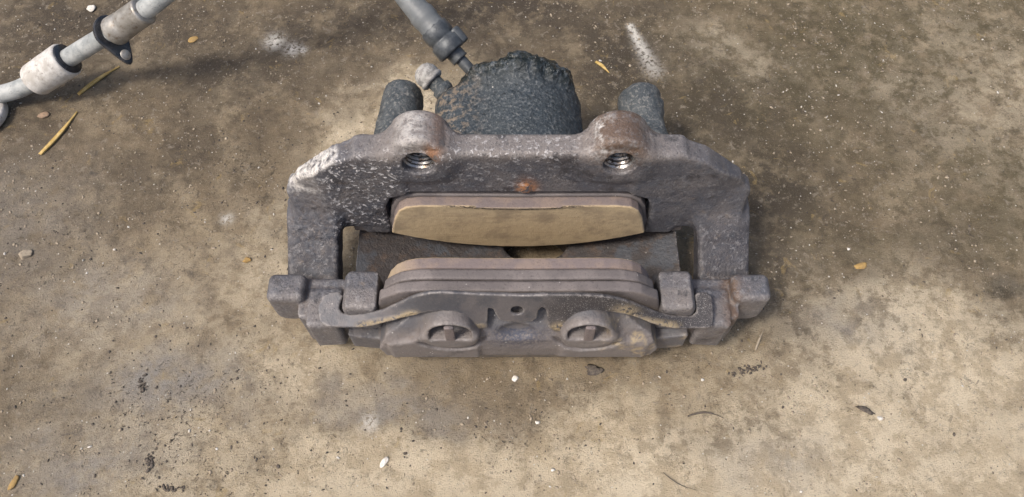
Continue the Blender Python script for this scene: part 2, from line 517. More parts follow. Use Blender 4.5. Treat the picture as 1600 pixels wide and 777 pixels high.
# ------------------------------------------------------------------ the setting: floor
def axis(lo, hi, step, far):
    a = list(np.arange(lo, hi + step / 2, step)); s = step
    while a[-1] < far: s *= 1.35; a.append(a[-1] + s)
    s = step
    while a[0] > -far: s *= 1.35; a.insert(0, a[0] - s)
    return np.array(a)
gx = axis(-345, 345, 1.5, 1500); gy = axis(-120, 225, 1.5, 1500)
GX, GY = np.meshgrid(gx, gy, indexing='ij')
P = np.stack([GX.ravel(), GY.ravel(), np.zeros(GX.size)], 1)
wob = np.stack([fbm(P, 30, 91), fbm(P, 30, 92)], 1) * 22
wf = np.stack([fbm(P, 8, 93), fbm(P, 8, 94)], 1) * 5
Q = P[:, :2] + wob + wf
def blobs(L):
    r = np.zeros(len(P))
    for x, y, rx, ry, a in L:
        r = np.maximum(r, a * np.exp(-(((Q[:, 0] - x) / rx) ** 2 + ((Q[:, 1] - y) / ry) ** 2)))
    return np.clip(r, 0, 1)
dirt = blobs([(-310, 120, 70, 70, .75), (-120, 185, 70, 40, .9), (-235, -50, 50, 22, .4), (-140, -40, 22, 16, .35), (-180, 110, 60, 40, .6), (235, 110, 50, 30, .5), (190, 5, 40, 18, .6), (-225, 60, 40, 26, .55), (-270, 190, 150, 60, .9), (-160, 150, 90, 50, .75), (-20, 195, 130, 35, 1), (60, 160, 70, 70, 1), (259, 11, 12, 7, 1), (120, 120, 70, 60, .9), (140, 60, 45, 60, 1), (130, 10, 30, 50, .95),
              (-290, 70, 70, 45, .5), (-190, 85, 60, 34, .7), (-120, 45, 24, 30, .4), (130, -28, 26, 20, .8), (105, -68, 22, 11, .55), (165, -22, 30, 16, .75), (160, 75, 36, 30, .6), (235, 30, 40, 26, .55),
              (-250, 20, 40, 30, .35), (-60, -66, 30, 10, .3), (20, -58, 40, 9, .35), (190, -60, 14, 10, .5), (75, -80, 12, 8, .5), (255, -10, 16, 12, .5)])
olive = blobs([(215, 160, 120, 100, .85), (275, 70, 80, 70, .75), (190, 30, 50, 50, .5), (300, 190, 80, 60, .8)])  # olive dirt; the light falloff at the upper right is coloured in too
cream = blobs([(60, -98, 80, 34, 1), (150, -90, 90, 48, 1), (210, -40, 80, 42, .95), (-110, -40, 50, 30, .55), (-40, -95, 110, 30, .8), (-125, 15, 30, 40, .5), (-82, 85, 26, 40, .8), (-66, 118, 24, 26, 1), (220, -95, 80, 45, 1), (-190, -20, 70, 40, .35), (290, 130, 60, 70, .35), (-150, -85, 90, 35, .45), (230, 130, 40, 30, .3), (130, 165, 25, 20, .35)])  # pale worn floor, also painted brighter for the stronger light toward the bottom
grey = blobs([(-168, -50, 36, 18, .9), (-200, -85, 40, 16, .8), (-60, -55, 34, 12, .7), (-215, -5, 50, 26, .5), (165, -22, 20, 12, .5), (-270, 40, 50, 40, .4), (120, -85, 18, 12, .5), (-40, -62, 24, 10, .5)])
pitn = fbm(P, 16, 21, 2)
pz = blobs([(-150, -72, 60, 30, 1), (-40, -75, 40, 14, .7), (115, -42, 16, 9, 1), (-140, 75, 30, 22, .7), (-250, 20, 70, 40, .5), (-10, -65, 50, 14, .6), (150, -50, 30, 16, .5)])
pit = np.clip(pz * 1.5, 0, 1) * sstep(-.15, .35, pitn + .1)
# chalky scuff behind the caliper, and a small white spill by the hose shadow
a = np.array([71.0, 185.0]); b = np.array([83.0, 148.0]); e = b - a
w = P[:, :2] - a; t = np.clip((w @ e) / (e @ e), 0, 1)
dd = np.linalg.norm(w - t[:, None] * e, axis=1)
chalk = np.exp(-(dd / (2.0 + 3.6 * t)) ** 2) * (1.35 - .8 * t)
for x, y, r in ((-138, 166, 5), (-150, 172, 6), (-132, 165, 3), (-70, -66, 4), (-157, 45, 3)):
    chalk = np.maximum(chalk, 1.0 * np.exp(-((P[:, 0] - x) ** 2 + (P[:, 1] - y) ** 2) / r ** 2))
H = .55 * fbm(P, 45, 5) + .35 * fbm(P, 9, 6) + .22 * fbm(P, 3.5, 8, 2) - .75
P[:, 2] = np.minimum(H, -.02)
nx, ny = len(gx), len(gy)
ii, jj = np.meshgrid(np.arange(nx - 1), np.arange(ny - 1), indexing='ij')
F = np.stack([ii * ny + jj, (ii + 1) * ny + jj, (ii + 1) * ny + jj + 1, ii * ny + jj + 1], -1).reshape(-1, 4)
floor = mesh_obj('floor', P, F, m_floor, attrs=dict(dirt=dirt, olive=olive, cream=cream, grey=grey, pit=pit, chalk=chalk))
tag(floor, 'stained dirty tan concrete floor with grit', None, kind='structure')
fl_h = P[:, 2].reshape(nx, ny)
def ground(x, y):
    i = int(np.clip(np.searchsorted(gx, x), 0, nx - 1)); j = int(np.clip(np.searchsorted(gy, y), 0, ny - 1))
    return float(fl_h[i, j])

# ------------------------------------------------------------------ the brake caliper
root = bpy.data.objects.new('brake_caliper', None)
C.objects.link(root)
root.empty_display_size = .05
tag(root, 'worn rusty cast iron disc brake caliper with pads and hose on concrete floor', 'brake caliper')

# --- carrier bracket
S = Sdf((-122, -40, 0), (122, 46, 112), .65)
def mir(p, sg): return [(sg * x, z) for x, z in p]
S.box((-70, 20, 64.5), (70, 31.5, 95), 2.6)
for sg in (-1, 1):
    # side column and sloping shoulder
    S.prism(mir([(50, 94.5), (69, 94), (80, 88.5), (98.5, 72), (103.5, 63), (107, 44), (107.5, 38), (84, 35.5), (76.5, 35.5), (74, 29.5), (50, 29.5)], sg), 19.4, 30, 1, 1.4, k=2)
    # mounting boss
    S.cyl((sg * 42, 19.6, 90.3), (sg * 42, 38, 90.3), 14.0, 13.0, rd=3.2, k=7)
    S.box((min(sg * 30, sg * 56), 20, 75), (max(sg * 30, sg * 56), 33, 94), 3, k=3)
    # outboard end: outer lug, saddle, inner lug, foot block
    S.box((min(sg * 97, sg * 114.5), -21.5, 17), (max(sg * 97, sg * 114.5), -8, 42), 3.2)
    S.prism(mir([(63, 37), (100, 36.5), (100, 8), (84, 12), (66, 20)], sg), -28.5, -8.2, 1, 2.2, k=1.5)
    S.prism(mir([(80.5, 38.5), (95.5, 37.5), (95.5, 12), (81, 14)], sg), -33, -14, 1, 2.2, k=1.5)
    S.prism(mir([(62.5, 49), (76, 49.5), (78, 46), (78, 24), (62, 26)], sg), -29.5, -10.2, 1, 2.6, k=1)
    # lug underside is cut away
    S.put((min(sg * 95, sg * 118), -40, 0), (max(sg * 95, sg * 118), 0, 30),
          lambda X, Y, Z, g=sg: (Z - (8 + (np.abs(X) - 98) * .85)) * .76 + 0 * Y, 2, True)
    # outer face of the shoulder falls back
    S.put((min(sg * 80, sg * 112), 10, 36), (max(sg * 80, sg * 112), 40, 100),
          lambda X, Y, Z: ((np.abs(X) - 88) * -.34 + (Y - 19.6)) * .94 + 0 * Z, .8, True)
    # arm over the disc edge, filleted into the shoulder
    S.prism([(-9, 14), (-9, 27), (-3, 31.5), (5, 36), (11, 39.5), (16, 43), (20, 45.5), (32, 46), (32, 36), (22, 32), (10, 25)], *sorted((sg * 85.2, sg * 109.5)), axis=0, r=2.2, k=5)
    S.prism([(14, 40), (17, 44), (19.5, 50), (21.5, 57), (24, 62), (32, 62), (32, 40)], *sorted((sg * 85.2, sg * 104.5)), axis=0, r=2.0, k=6)
    # threaded mounting hole and its shallow counterbore
    S.cyl((sg * 42, 5, 90.3), (sg * 42, 60, 90.3), 6.9, sub=True, rd=.1)
# arch over the inner pad
S.prism([(-61.5, 20), (-61.5, 52), (-58.5, 60.5), (-50, 64.4), (-20, 65.2), (20, 65.2), (50, 64.4), (58.5, 60.5), (61.5, 52), (61.5, 20)], 5, 50, 1, .2, k=1.2, sub=True)
S.box((.2, 19.4, 65.6), (4.8, 24, 72.5), .9, k=1.2)
V, F = S.skin()
V = relax(V, F, 1, .4)
n = normals(V, F)
amp = .5 + .5 * sstep(-50, -110, V[:, 0])
left = sstep(-35, -60, V[:, 0]) * sstep(-2, 10, V[:, 1])
V = V + n * (amp * (.14 * fbm(V, 9, 1) + .13 * fbm(V, 2.6, 2, 2)) + left * .30 * fbm(V, 2.0, 4, 2))[:, None]
x, y, z = V.T
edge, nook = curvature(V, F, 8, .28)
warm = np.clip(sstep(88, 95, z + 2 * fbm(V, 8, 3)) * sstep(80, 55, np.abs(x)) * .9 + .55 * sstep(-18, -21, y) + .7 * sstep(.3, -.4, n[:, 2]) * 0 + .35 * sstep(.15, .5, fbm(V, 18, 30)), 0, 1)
pale = sstep(-75, -81, x + 3 * fbm(V, 6, 12)) * sstep(60, 67, z + 3 * fbm(V, 8, 15)) * sstep(.05, .4, n[:, 2] - .5 * n[:, 0]) * 1.0 + .35 * sstep(-95, -101, x) * sstep(55, 68, z)  # left shoulder: pale dust and corrosion, with its lit whiteness painted in
rb = np.exp(-(((x - 41) / 9) ** 2 + ((z - 100) / 9) ** 2)) + .3 * np.exp(-(((x + 36) / 6) ** 2 + ((z - 97) / 6) ** 2))
pale += .75 * np.exp(-(((x - 33) / 5) ** 2 + ((z - 101) / 5) ** 2)) + .5 * np.exp(-(((x + 45) / 9) ** 2 + ((z - 104) / 5) ** 2))
rust = np.clip(2.0 * rb + .9 * np.exp(-(((x - 97) / 4) ** 2)) * (y < -6) * (z > 28) + .12, 0, 1)
colm = sstep(-47, -56, x + 4 * fbm(V, 7, 14)) * sstep(-90, -80, x) * sstep(26, 21, y) * sstep(33, 40, z) * sstep(96, 88, z) * sstep(6, 14, y)
speck = np.clip(.62 * colm + .18 * sstep(24, 19, y) * sstep(60, 70, z) * sstep(30, 0, x) + .32 * np.exp(-((z - 93) / 4) ** 2) * sstep(-60, -20, x) * sstep(35, 10, x) + .10, 0, 1)
bracket = mesh_obj('carrier_bracket', V, F, m_bracket, root, dict(warm=warm, pale=np.clip(pale, 0, 1), rust=rust, speck=speck, edge=edge, nook=nook, arm_dark=.85 * sstep(22, 15, y + 2 * fbm(V, 6, 33)) * sstep(-9.5, -7, y) * sstep(50, 42, z), orange=np.clip(1.3 * np.exp(-(((x - 3.5) / 4) ** 2 + ((z - 69) / 6) ** 2)) + .7 * np.exp(-(((x + 35.5) / 3) ** 2 + ((z - 97) / 4) ** 2)), 0, 1)))

for sg in (-1, 1):
    prof = []
    yy = 0.0
    while yy < 17.5:
        prof += [(yy, 6.95), (yy + .45, 6.95), (yy + 1.0, 6.05), (yy + 1.45, 6.05)]; yy += 2.0
    Vt, Ft = lathe((sg * 42, 20.6, 90.3), (sg * 42, 60, 90.3), prof, 40)
    mesh_obj('threaded_hole', Vt, [f[::-1] for f in Ft], m_thread, bracket)

# --- caliper housing: bridge, piston cylinder and outboard fingers in one casting
S = Sdf((-84, -52, -1), (84, 104, 86), .65)
S.put((-79, -33, 0), (79, 56, 50), lambda X, Y, Z: np.maximum(np.maximum(np.abs(np.sqrt(X * X + (Z - 262.0) ** 2) - 254.5) - 6.8, np.abs(X) - 78.2 + np.clip(Y - 40, 0, 30) * .4), np.abs(Y - 11.5) - 44.5) , 0)
S.box((-52, -30, .4), (52, 50, 10), 3, k=6)
S.ell((9, 21, 8), (16, 9.5, 30), k=2, sub=True)
# piston cylinder
S.cyl((2.5, 33, 43), (2.5, 91, 43), 31, 29.5, rd=9, k=4)
S.box((-70, 40, 12), (70, 56, 52), 5, k=8)
for X0 in (-60, 62): S.cyl((X0, 39, 45), (X0, 58, 45), 14, rd=3, k=6)
S.cyl((-25, 44, 52), (-27, 84, 51), 15.5, 14.5, rd=5, k=9)
S.cyl((-20, 80, 48), (-20, 98, 50), 9, rd=3, k=5)
# crest of old grease and casting at the rear
for cx, cy, cz, r in ((0, 86, 71.5, 8), (8, 88, 69, 7), (-12, 86, 66, 8), (19, 87, 62, 7), (0, 88, 74.5, 5), (-18, 86, 62, 7)):
    S.ell((cx, cy, cz), (r * 1.3, r * .8, r * .7), k=6)
# outboard body
S.put((-66, -46, 0), (66, -18, 54), lambda X, Y, Z: np.maximum(polysdf(Y + 0 * X, Z, np.array([(-27.6, 49.5), (-30, 48.5), (-35, 42), (-38.4, 35), (-39.2, 27), (-38.8, 17), (-33, .6), (-20, .6), (-20, 14), (-27.6, 18)])) + 2.0,
      polysdf(X, Z + 0 * Y, np.array([(-61, 12), (-63.5, 26), (-59, 38), (-47, 47), (-40, 56), (40, 56), (47, 47), (59, 38), (63.5, 26), (61, 12), (48, -4), (-48, -4)])) + 2.0) - 2.0, 3)
S.prism([(-58, 17), (-59, 33), (-48, 36), (-42, 43), (-18.5, 43), (-18.0, 17)], -40.2, -30, 1, 1.2, k=2)
S.prism([(19, 17), (20, 43), (42, 43), (48, 36), (59, 33), (58, 17)], -39.9, -30, 1, 2.0, k=3)
ta = math.radians(1)
ax = np.array([0, -math.cos(ta), math.sin(ta)])
for X0 in (-29.8, 30.4):
    fc = np.array([X0, -39.8, 44.8])
    S.cyl(fc - ax * 15, fc - ax * .2, 10.9, rd=1.3, k=6)
    def groove(X, Y, Z, f=fc):      # crescent groove cast under the boss
        t = (X - f[0]) * ax[0] + (Y - f[1]) * ax[1] + (Z - f[2]) * ax[2]
        w_ = (Z - f[2]) * math.cos(ta) + (Y - f[1]) * math.sin(ta)
        c_ = np.sqrt((X - f[0]) ** 2 + (w_ + 1.0) ** 2)
        return np.maximum(np.maximum(np.abs(c_ - 15.4) - 1.6, w_ + 8.5), np.abs(t) - 3.0)
    S.put(fc - 20, fc + 20, groove, 1.2, True)
    def slot(X, Y, Z, f=fc):
        return np.maximum(np.maximum(np.sqrt((X - f[0]) ** 2 + (Z - f[2]) ** 2) - 9.2, f[2] - 2.6 - Z), np.maximum(f[1] - 4 - Y, Y - f[1] - 10))
    S.put(fc - 14, fc + 14, slot, .6, True)
# scoop between the bosses
S.ell((-1, -42, 41), (12.5, 9, 6.5), k=.8, sub=True)
V, F = S.skin()
V = relax(V, F, 1, .4)
n = normals(V, F)
x, y, z = V.T
hs = sstep(38, 46, y)
crest = sstep(76, 88, y) * sstep(50, 66, z)
V = V + n * ((.25 * fbm(V, 8, 41) + .10 * fbm(V, 2.2, 42, 2)) + hs * (.22 * fbm(V, 6, 43) + .20 * fbm(V, 2.0, 44, 2)) + hs * .4 * fbm(V, 13, 47) + crest * (3.2 * fbm(V, 11, 45) + 1.6 * fbm(V, 4.2, 46, 2) + .5 * fbm(V, 1.8, 49, 1)))[:, None]
V[:, 2] = np.maximum(V[:, 2], 0.0)
warm = np.clip(sstep(-34, -38, y) * .75 , 0, 1) * (1 - hs)
mud = np.clip(sstep(34, 46, x) * sstep(-30, -36, y) * sstep(.0, .4, fbm(V, 6, 51)) + .5 * sstep(14, 4, z) * sstep(-30, -36, y), 0, 1)
blue = np.exp(-(((x + 1) / 15) ** 2 + ((z - 37) / 8) ** 2)) * (y < -34)

M = Mat('cast_iron_caliper_dirty', .5, .1)
M.base((.108, .106, .114))
M.mix((.150, .136, .132), M.ramp(M.noise(16, 4, .6), .42, .62))
M.mix((.205, .180, .169), M.attr('warm'))
M.mix((.046, .040, .039), M.attr('bridge_dark'))  # darker brown tone over the bridge between the pads
M.mix((.082, .060, .048), M.math('MULTIPLY', M.ramp(M.noise(7, 6, .7), .50, .66), M.attr('bridge_dark')))
M.mix((.060, .064, .074), M.math('MULTIPLY', M.ramp(M.noise(15, 4, .6), .50, .62), M.attr('bridge_dark')))
M.mix((.06, .055, .058), M.ramp(M.noise(12, 6, .7), .57, .70, 0, .7))
M.mix((.30, .28, .27), M.math('MULTIPLY', M.ramp(M.noise(2.4, 5, .75), .46, .64, 0, .8), M.attr('edge')))
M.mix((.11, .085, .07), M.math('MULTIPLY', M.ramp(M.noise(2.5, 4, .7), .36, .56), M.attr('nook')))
M.mix((.06, .065, .09), M.math('MULTIPLY', M.attr('blue'), M.ramp(M.noise(1.2, 4, .7), .36, .56)))
M.mix((.042, .053, .062), M.attr('grease'))
g1 = M.noise(1.5, 4, .65); g2 = M.noise(.7, 3, .6)
M.mix((.15, .158, .162), M.math('MULTIPLY', M.ramp(g1, .50, .68), M.attr('grease')))
M.mix((.012, .014, .014), M.math('MULTIPLY', M.ramp(g1, .30, .44, 1, 0), M.attr('grease')))
M.mix((.20, .16, .12), M.math('MULTIPLY', M.ramp(M.noise(3, 5, .65), .46, .6), M.attr('scale')))
M.mix((.008, .012, .010), M.math('MULTIPLY', M.ramp(M.noise(3.5, 4, .6), .40, .55), M.attr('crest')))
M.mix((.36, .29, .19), M.math('MULTIPLY', M.ramp(M.noise(2.4, 5, .65), .38, .54), M.attr('mud')))
M.mix((.62, .60, .56), M.math('MULTIPLY', M.ramp(M.voro(3.6).outputs['Distance'], .05, .13, .75, 0), M.ramp(M.noise(9, 3, .6), .52, .62)))
M.L(M.math('SUBTRACT', M.ramp(M.attr('crest'), 0, 1, .58, .27), M.math('MULTIPLY', M.attr('grease'), M.ramp(M.noise(8, 4, .6), .44, .62, 0, .24))), M.b.inputs['Roughness'])
M.bump(M.noise(3.2, 4, .6), .35).bump(g1, .35).bump(g2, .18)
M.bump(M.math('MULTIPLY', M.math('MULTIPLY', g1, M.attr('grease')), M.ramp(M.noise(9, 4, .6), .36, .6, .15, 1)), .75)
m_house = M.done()
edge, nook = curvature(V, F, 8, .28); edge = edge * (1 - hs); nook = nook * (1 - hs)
scale = np.clip(hs * sstep(-12, -32, x) * sstep(.1, .6, n[:, 2]), 0, 1)
housing = mesh_obj('caliper_housing', V, F, m_house, root, dict(warm=warm, mud=mud, blue=blue, grease=hs, crest=crest, scale=scale, edge=edge, nook=nook, bridge_dark=sstep(-27.5, -25, y) * (1 - hs)))

# bleed screw with dust cap, sticking up and out from the port boss
b0 = np.array([-33.0, 82, 55]); b1 = np.array([-46.0, 92.5, 61]); L = np.linalg.norm(b1 - b0)
Vb, Fb = lathe(b0, b1, [(-3, .1), (-3, 4.6), (4, 4.6), (4.6, 5.3), (7.5, 5.3), (8.2, 4.0), (L - 2, 4.0), (L - 2, .1)], 24)
bleed = mesh_obj('bleed_screw', Vb, Fb, m_boot, housing)
u = (b1 - b0) / L
Vb, Fb = lathe(b1 - u * 5.5, b1 + u * 5, [(0, .1), (0, 5.6), (.8, 6.4), (2.0, 6.4), (2.6, 5.7), (3.2, 6.3), (6.0, 6.1), (8.2, 5.0), (9.6, 3.0), (10.2, .1)], 28)
mesh_obj('dust_cap', Vb, Fb, m_cap, housing)

# --- guide pin boots
def boot(name, pts, rads, seed, lab):
    path = spline(pts, 10); rr = np.interp(np.linspace(0, 1, len(path)), np.linspace(0, 1, len(rads)), rads)
    Vb, Fb = tube(path, rr, 40)
    nn = Vb - path[np.minimum(np.arange(len(Vb)) // 40, len(path) - 1)]
    nn /= np.linalg.norm(nn, axis=1, keepdims=True) + 1e-9
    Vb = Vb + nn * (1.3 * fbm(Vb, 9, seed) + .7 * fbm(Vb, 3, seed + 1, 2))[:, None]
    o = mesh_obj(name, Vb, Fb, m_boot, root)
    o['label'] = lab
boot('guide_pin_boot', [(-62, 50, 45), (-61, 62, 45.5), (-60, 74, 46), (-59, 86, 46.5), (-58.8, 93, 46.8), (-58.7, 95, 46.8)], [11, 10.8, 10.6, 10.5, 10.6, 10.6, 10.4, 10.2, 9.6, 8.2, 3], 61, 'left rubber guide pin boot')
boot('guide_pin_boot', [(65, 50, 44), (64.5, 60, 44.5), (64, 70, 45), (62.8, 80, 45.6), (61.8, 90, 46.2), (61.5, 96, 46.5)], [12.5, 12.3, 12.0, 10.6, 10.2, 10.0, 10.4, 11.0, 11.2, 10.6, 7, 3], 71, 'right rubber guide pin boot')

# --- brake pads
def arc(R, cz, x0, x1, n=15):
    return [(x, cz - math.sqrt(R * R - x * x)) for x in np.linspace(x0, x1, n)]
lin = [(-60.3, 38), (-57.2, 51), (-54.5, 57.5), (-50.5, 61), (-44, 62.4), (-20, 62), (0, 61.7), (20, 62), (44, 62.4), (50.5, 61), (54.5, 57.5), (57.2, 51), (60.3, 38)] + arc(138.0, 161, 60.3, -60.3)
lin_o = [(-61, 34), (-59.5, 43), (-57, 50), (-53.5, 56), (-49, 59.8), (-43.5, 61.7), (-37, 62.3), (-20, 62), (0, 61.7), (20, 62), (37, 62.3), (43.5, 61.7), (49, 59.8), (53.5, 56), (57, 50), (59.5, 43), (61, 34)] + arc(138.0, 161, 61, -61)
def off(poly, d, top=0):
    P_ = np.array(poly); c = np.array([0, 46.0])
    return [(p[0] + d * np.sign(p[0]) * min(1, abs(p[0]) / 40), p[1] + (top if p[1] > 55 else (d if p[1] > 46 else -d * .5))) for p in P_]
def pad(yf, dirn, name, lab):
    pe = bpy.data.objects.new(name, None); C.objects.link(pe); pe.parent = root; pe.empty_display_size = .01
    pe['label'] = lab
    a, b = sorted((yf, yf + dirn * 5.4))
    Sd = Sdf((-66, a - 2, 18), (66, b + 2, 67), .5)
    Sd.prism(lin if dirn > 0 else lin_o, a, b, 1, .7)
    if dirn > 0:   # worn inner face with a proud unworn strip along the top
        Sd.prism(arc(190, 250.4, -45, 45, 13) + [(45, 70), (-45, 70)], yf - 1.0, yf + 2, 1, .3)
        Sd.put((-66, a - 2, 62), (66, b + 2, 67), lambda X, Y, Z: np.interp(X, [-60, -50, -44, 0, 44, 50, 60], [62, 61, 62, 61.5, 62, 61, 62]) - Z + 0 * Y, .6, True)
    V_, F_ = Sd.skin(); V_ = relax(V_, F_, 1, .4); n_ = normals(V_, F_)
    V_ = V_ + n_ * (.05 * fbm(V_, 4, 81) + .06 * fbm(V_, 1.5, 82, 2))[:, None]
    x_, y_, z_ = V_.T
    la = 250.4 - np.sqrt(np.maximum(190.0 ** 2 - x_ * x_, 1))
    face = sstep(.3, .7, -dirn * n_[:, 1])
    tan_ = face * ((.45 + .55 * sstep(.6, -.6, z_ - la)) if dirn > 0 else 1.0)
    if dirn < 0: tan_ = np.clip(tan_ + .6 * sstep(-43, -58, x_ + 3 * fbm(V_, 5, 83)), 0, 1)  # outer lining: left end painted tan to look lit from the left
    line = 1.2 * face * np.exp(-((z_ - la + .9) / 1.2) ** 2) * (1.0 if dirn > 0 else 0)
    mesh_obj('friction_lining', V_, F_, m_lining, pe, dict(tan=tan_, line=line))
    def plate(nm, y0, y1, poly, ears, mt):
        a, b = sorted((y0, y1))
        Sd = Sdf((-84, a - 2, 14), (84, b + 2, 68), .6)
        Sd.prism(poly, a, b, 1, .8)
        if ears:
            for sg in (-1, 1): Sd.box((min(sg * 50, sg * 80), a, 29), (max(sg * 50, sg * 80), b, 41), .9, k=1.5)
        V_, F_ = Sd.skin(); V_ = relax(V_, F_, 1, .4)
        V_ = V_ + normals(V_, F_) * (.14 * fbm(V_, 6, 85))[:, None]
        mesh_obj(nm, V_, F_, mt, pe)
    if dirn > 0:
        plate('backing_plate', yf + 5.5, yf + 11.5, off(lin, 1.6, .4), True, m_plate)
    else:
        plate('backing_plate', yf - 5.6, yf - 10.7, off(lin_o, 1.8, .3), False, m_plate)
        plate('shim_plate', yf - 11.0, yf - 16.2, off(lin_o, 3.4, .0), False, m_plate)
pad(15.2, 1, 'brake_pad', 'inner brake pad with its worn tan friction face showing')
pad(-10.6, -1, 'brake_pad', 'outer brake pad seen from its purplish brown edge')

# --- flat retaining spring across the outboard face
def spring_frame(X):
    t = sstep(35, 78, np.abs(X))
    return -32.2 + 1.0 * t, 55.4 - 14.5 * t, np.radians(18 + 54 * t)
spoly = np.array([(-89.5, 5.8), (-87.4, 10.7), (-84.6, 12.4), (-80.3, 12.7), (-78.3, 10.7), (-79.3, 8.1), (-79.8, 5.2), (-78.3, 3.2), (-74.8, 2.6), (-68.1, 2.5), (-58.9, 3.2), (-51.1, 5.8), (-43.5, 9.2), (-37.2, 11.2), (-32.3, 11.6), (-16.4, 10.4), (0.2, 9.6), (13.1, 10.0), (25.1, 10.0), (34.5, 9.3), (43.0, 7.3), (52.2, 4.3), (60.0, 2.2), (67.8, 1.6), (76.8, 2.1), (78.8, 3.8), (78.5, 8.1), (78.3, 11.0), (80.1, 12.4), (84.1, 12.4), (86.0, 10.4), (86.5, 2.9), (85.7, -3.0), (83.4, -3.6), (70.7, -4.0), (64.7, -4.2), (57.2, -3.3), (51.2, -2.0), (45.2, -1.2), (38.1, -0.7), (31.2, 0.4), (25.8, -1.3), (21.9, -4.6), (19.9, -9.3), (19.5, -13.1), (16.2, -14.5), (12.7, -11.0), (12.2, -4.2), (11.2, 1.2), (9.5, 2.0), (8.2, -0.4), (7.8, -4.6), (5.9, -7.1), (0.3, -7.6), (-5.8, -7.1), (-8.5, -6.3), (-10.1, -2.5), (-11.2, 1.2), (-13.1, 1.6), (-13.5, -5.4), (-13.6, -11.4), (-17.6, -12.3), (-19.3, -13.6), (-20.3, -8.8), (-23.4, -3.3), (-27.1, -0.9), (-33.1, -0.0), (-39.2, -1.0), (-45.0, -2.0), (-51.7, -2.5), (-57.6, -3.0), (-65.1, -3.5), (-72.5, -3.5), (-84.8, -3.0), (-88.3, -1.0)])
S = Sdf((-93, -50, 26), (93, -14, 72), .5)
def spring_sdf(X, Y, Z):
    Yb, zb, a = spring_frame(X)
    s_ = (Y - Yb) * np.sin(a) + (Z - zb) * np.cos(a)
    d_ = -(Y - Yb) * np.cos(a) + (Z - zb) * np.sin(a)
    # outline looked up from a 2D table
    us = np.arange(-93, 93.3, .3); vs = np.arange(-24, 24.3, .3)
    T = polysdf(us[:, None], vs[None, :], spoly)
    T = np.maximum(T, 2.6 - np.sqrt((us[:, None] + .8) ** 2 + vs[None, :] ** 2))
    fx = np.clip((X + 93) / .3, 0, len(us) - 1.01); fy = np.clip((s_ + 24) / .3, 0, len(vs) - 1.01)
    fx = np.broadcast_to(fx, fy.shape); ix = fx.astype(int); iy = fy.astype(int); fx = fx - ix; fy = fy - iy
    T2 = T[ix, iy] * (1 - fx) * (1 - fy) + T[ix + 1, iy] * fx * (1 - fy) + T[ix, iy + 1] * (1 - fx) * fy + T[ix + 1, iy + 1] * fx * fy
    r = .45
    q0 = T2 + r; q1 = np.abs(d_) - .95 + r
    return np.minimum(np.maximum(q0, q1), 0) + np.sqrt(np.maximum(q0, 0) ** 2 + np.maximum(q1, 0) ** 2) - r
S.put((-92, -48, 28), (92, -16, 70), spring_sdf)
V, F = S.skin(); V = relax(V, F, 1, .4); n = normals(V, F)
V = V + n * (.10 * fbm(V, 5, 95) + .05 * fbm(V, 1.5, 96, 2))[:, None]
x, y, z = V.T
fr = fbm(V, 7, 97)
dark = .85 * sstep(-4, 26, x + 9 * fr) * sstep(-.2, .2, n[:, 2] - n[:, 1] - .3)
Yb, zb, a = spring_frame(x); s_ = (y - Yb) * np.sin(a) + (z - zb) * np.cos(a)
low = np.where(np.abs(x) > 40, -2.6 - .03 * (np.abs(x) - 40), -99)
mud = np.clip(sstep(3.5, .5, s_ - low) * (sstep(40, 46, x) * sstep(74, 68, x) + sstep(-42, -46, x) * sstep(-74, -68, x)) + np.exp(-(((x - 46) / 5) ** 2 + ((s_ - 1) / 3) ** 2)) + 1.2 * np.exp(-(((x - 18) / 4) ** 2 + ((s_ + 11) / 3) ** 2)) + np.exp(-(((x + 47) / 4) ** 2 + ((s_ + 1) / 2) ** 2)) + .7 * np.exp(-(((x + 17) / 3) ** 2 + ((s_ + 10) / 2) ** 2)), 0, 1)
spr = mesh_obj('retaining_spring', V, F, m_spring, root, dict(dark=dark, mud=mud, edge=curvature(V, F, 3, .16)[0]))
for X0 in (-29.8, 30.4):     # legs of the spring bent into the boss holes
    fc = np.array([X0, -39.8, 44.8])
    S = Sdf(fc - np.array([6, 14, 14]), fc + np.array([6, 6, 14]), .5)
    S.box(fc + np.array([-2.2, -2.2, -4.0]), fc + np.array([2.2, -.4, 9.8]), .6)
    V, F = S.skin()
    Yr = V[:, 1] - fc[1]; Zr = V[:, 2] - fc[2]
    V[:, 1] = fc[1] + Yr * math.cos(ta) + Zr * math.sin(ta) + .8; V[:, 2] = fc[2] - Yr * math.sin(ta) + Zr * math.cos(ta)
    mesh_obj('spring_leg', V, F, m_body, spr, dict(warm=np.ones(len(V)), pale=0 * V[:, 0], rust=0 * V[:, 0], orange=0 * V[:, 0], edge=0 * V[:, 0], nook=0 * V[:, 0], arm_dark=0 * V[:, 0], speck=0 * V[:, 0]))

# --- brake hose
hp = [(-322, 123, 7), (-310.5, 122.7, 7.5), (-299, 123, 8.5), (-287, 124.9, 11), (-276.3, 127.7, 15), (-266, 130.9, 20), (-254.6, 133.2, 26), (-241, 133.8, 34), (-228.7, 134.2, 41), (-217.8, 134.2, 47), (-205.3, 135.4, 55), (-190, 137.5, 64), (-160, 150, 80), (-130, 165, 91), (-106, 168, 96), (-84, 156, 93), (-66, 138, 84), (-55, 127, 77), (-46, 118.5, 71.5), (-39, 112, 66.5), (-33, 107, 61.5), (-28, 103, 58), (-21, 97, 53.5)]
full = spline(hp, 10)
def seg(i0, i1): return full[int(i0 * 10):int(i1 * 10) + 1]
Vh, Fh = tube(seg(0, 19.0), np.interp(np.arange(191), [0, 110, 166, 176, 177, 180, 181, 184, 185, 190], [5.0, 5.1, 5.4, 6.3, 6.9, 6.9, 6.5, 6.6, 7.1, 7.1]), 28)
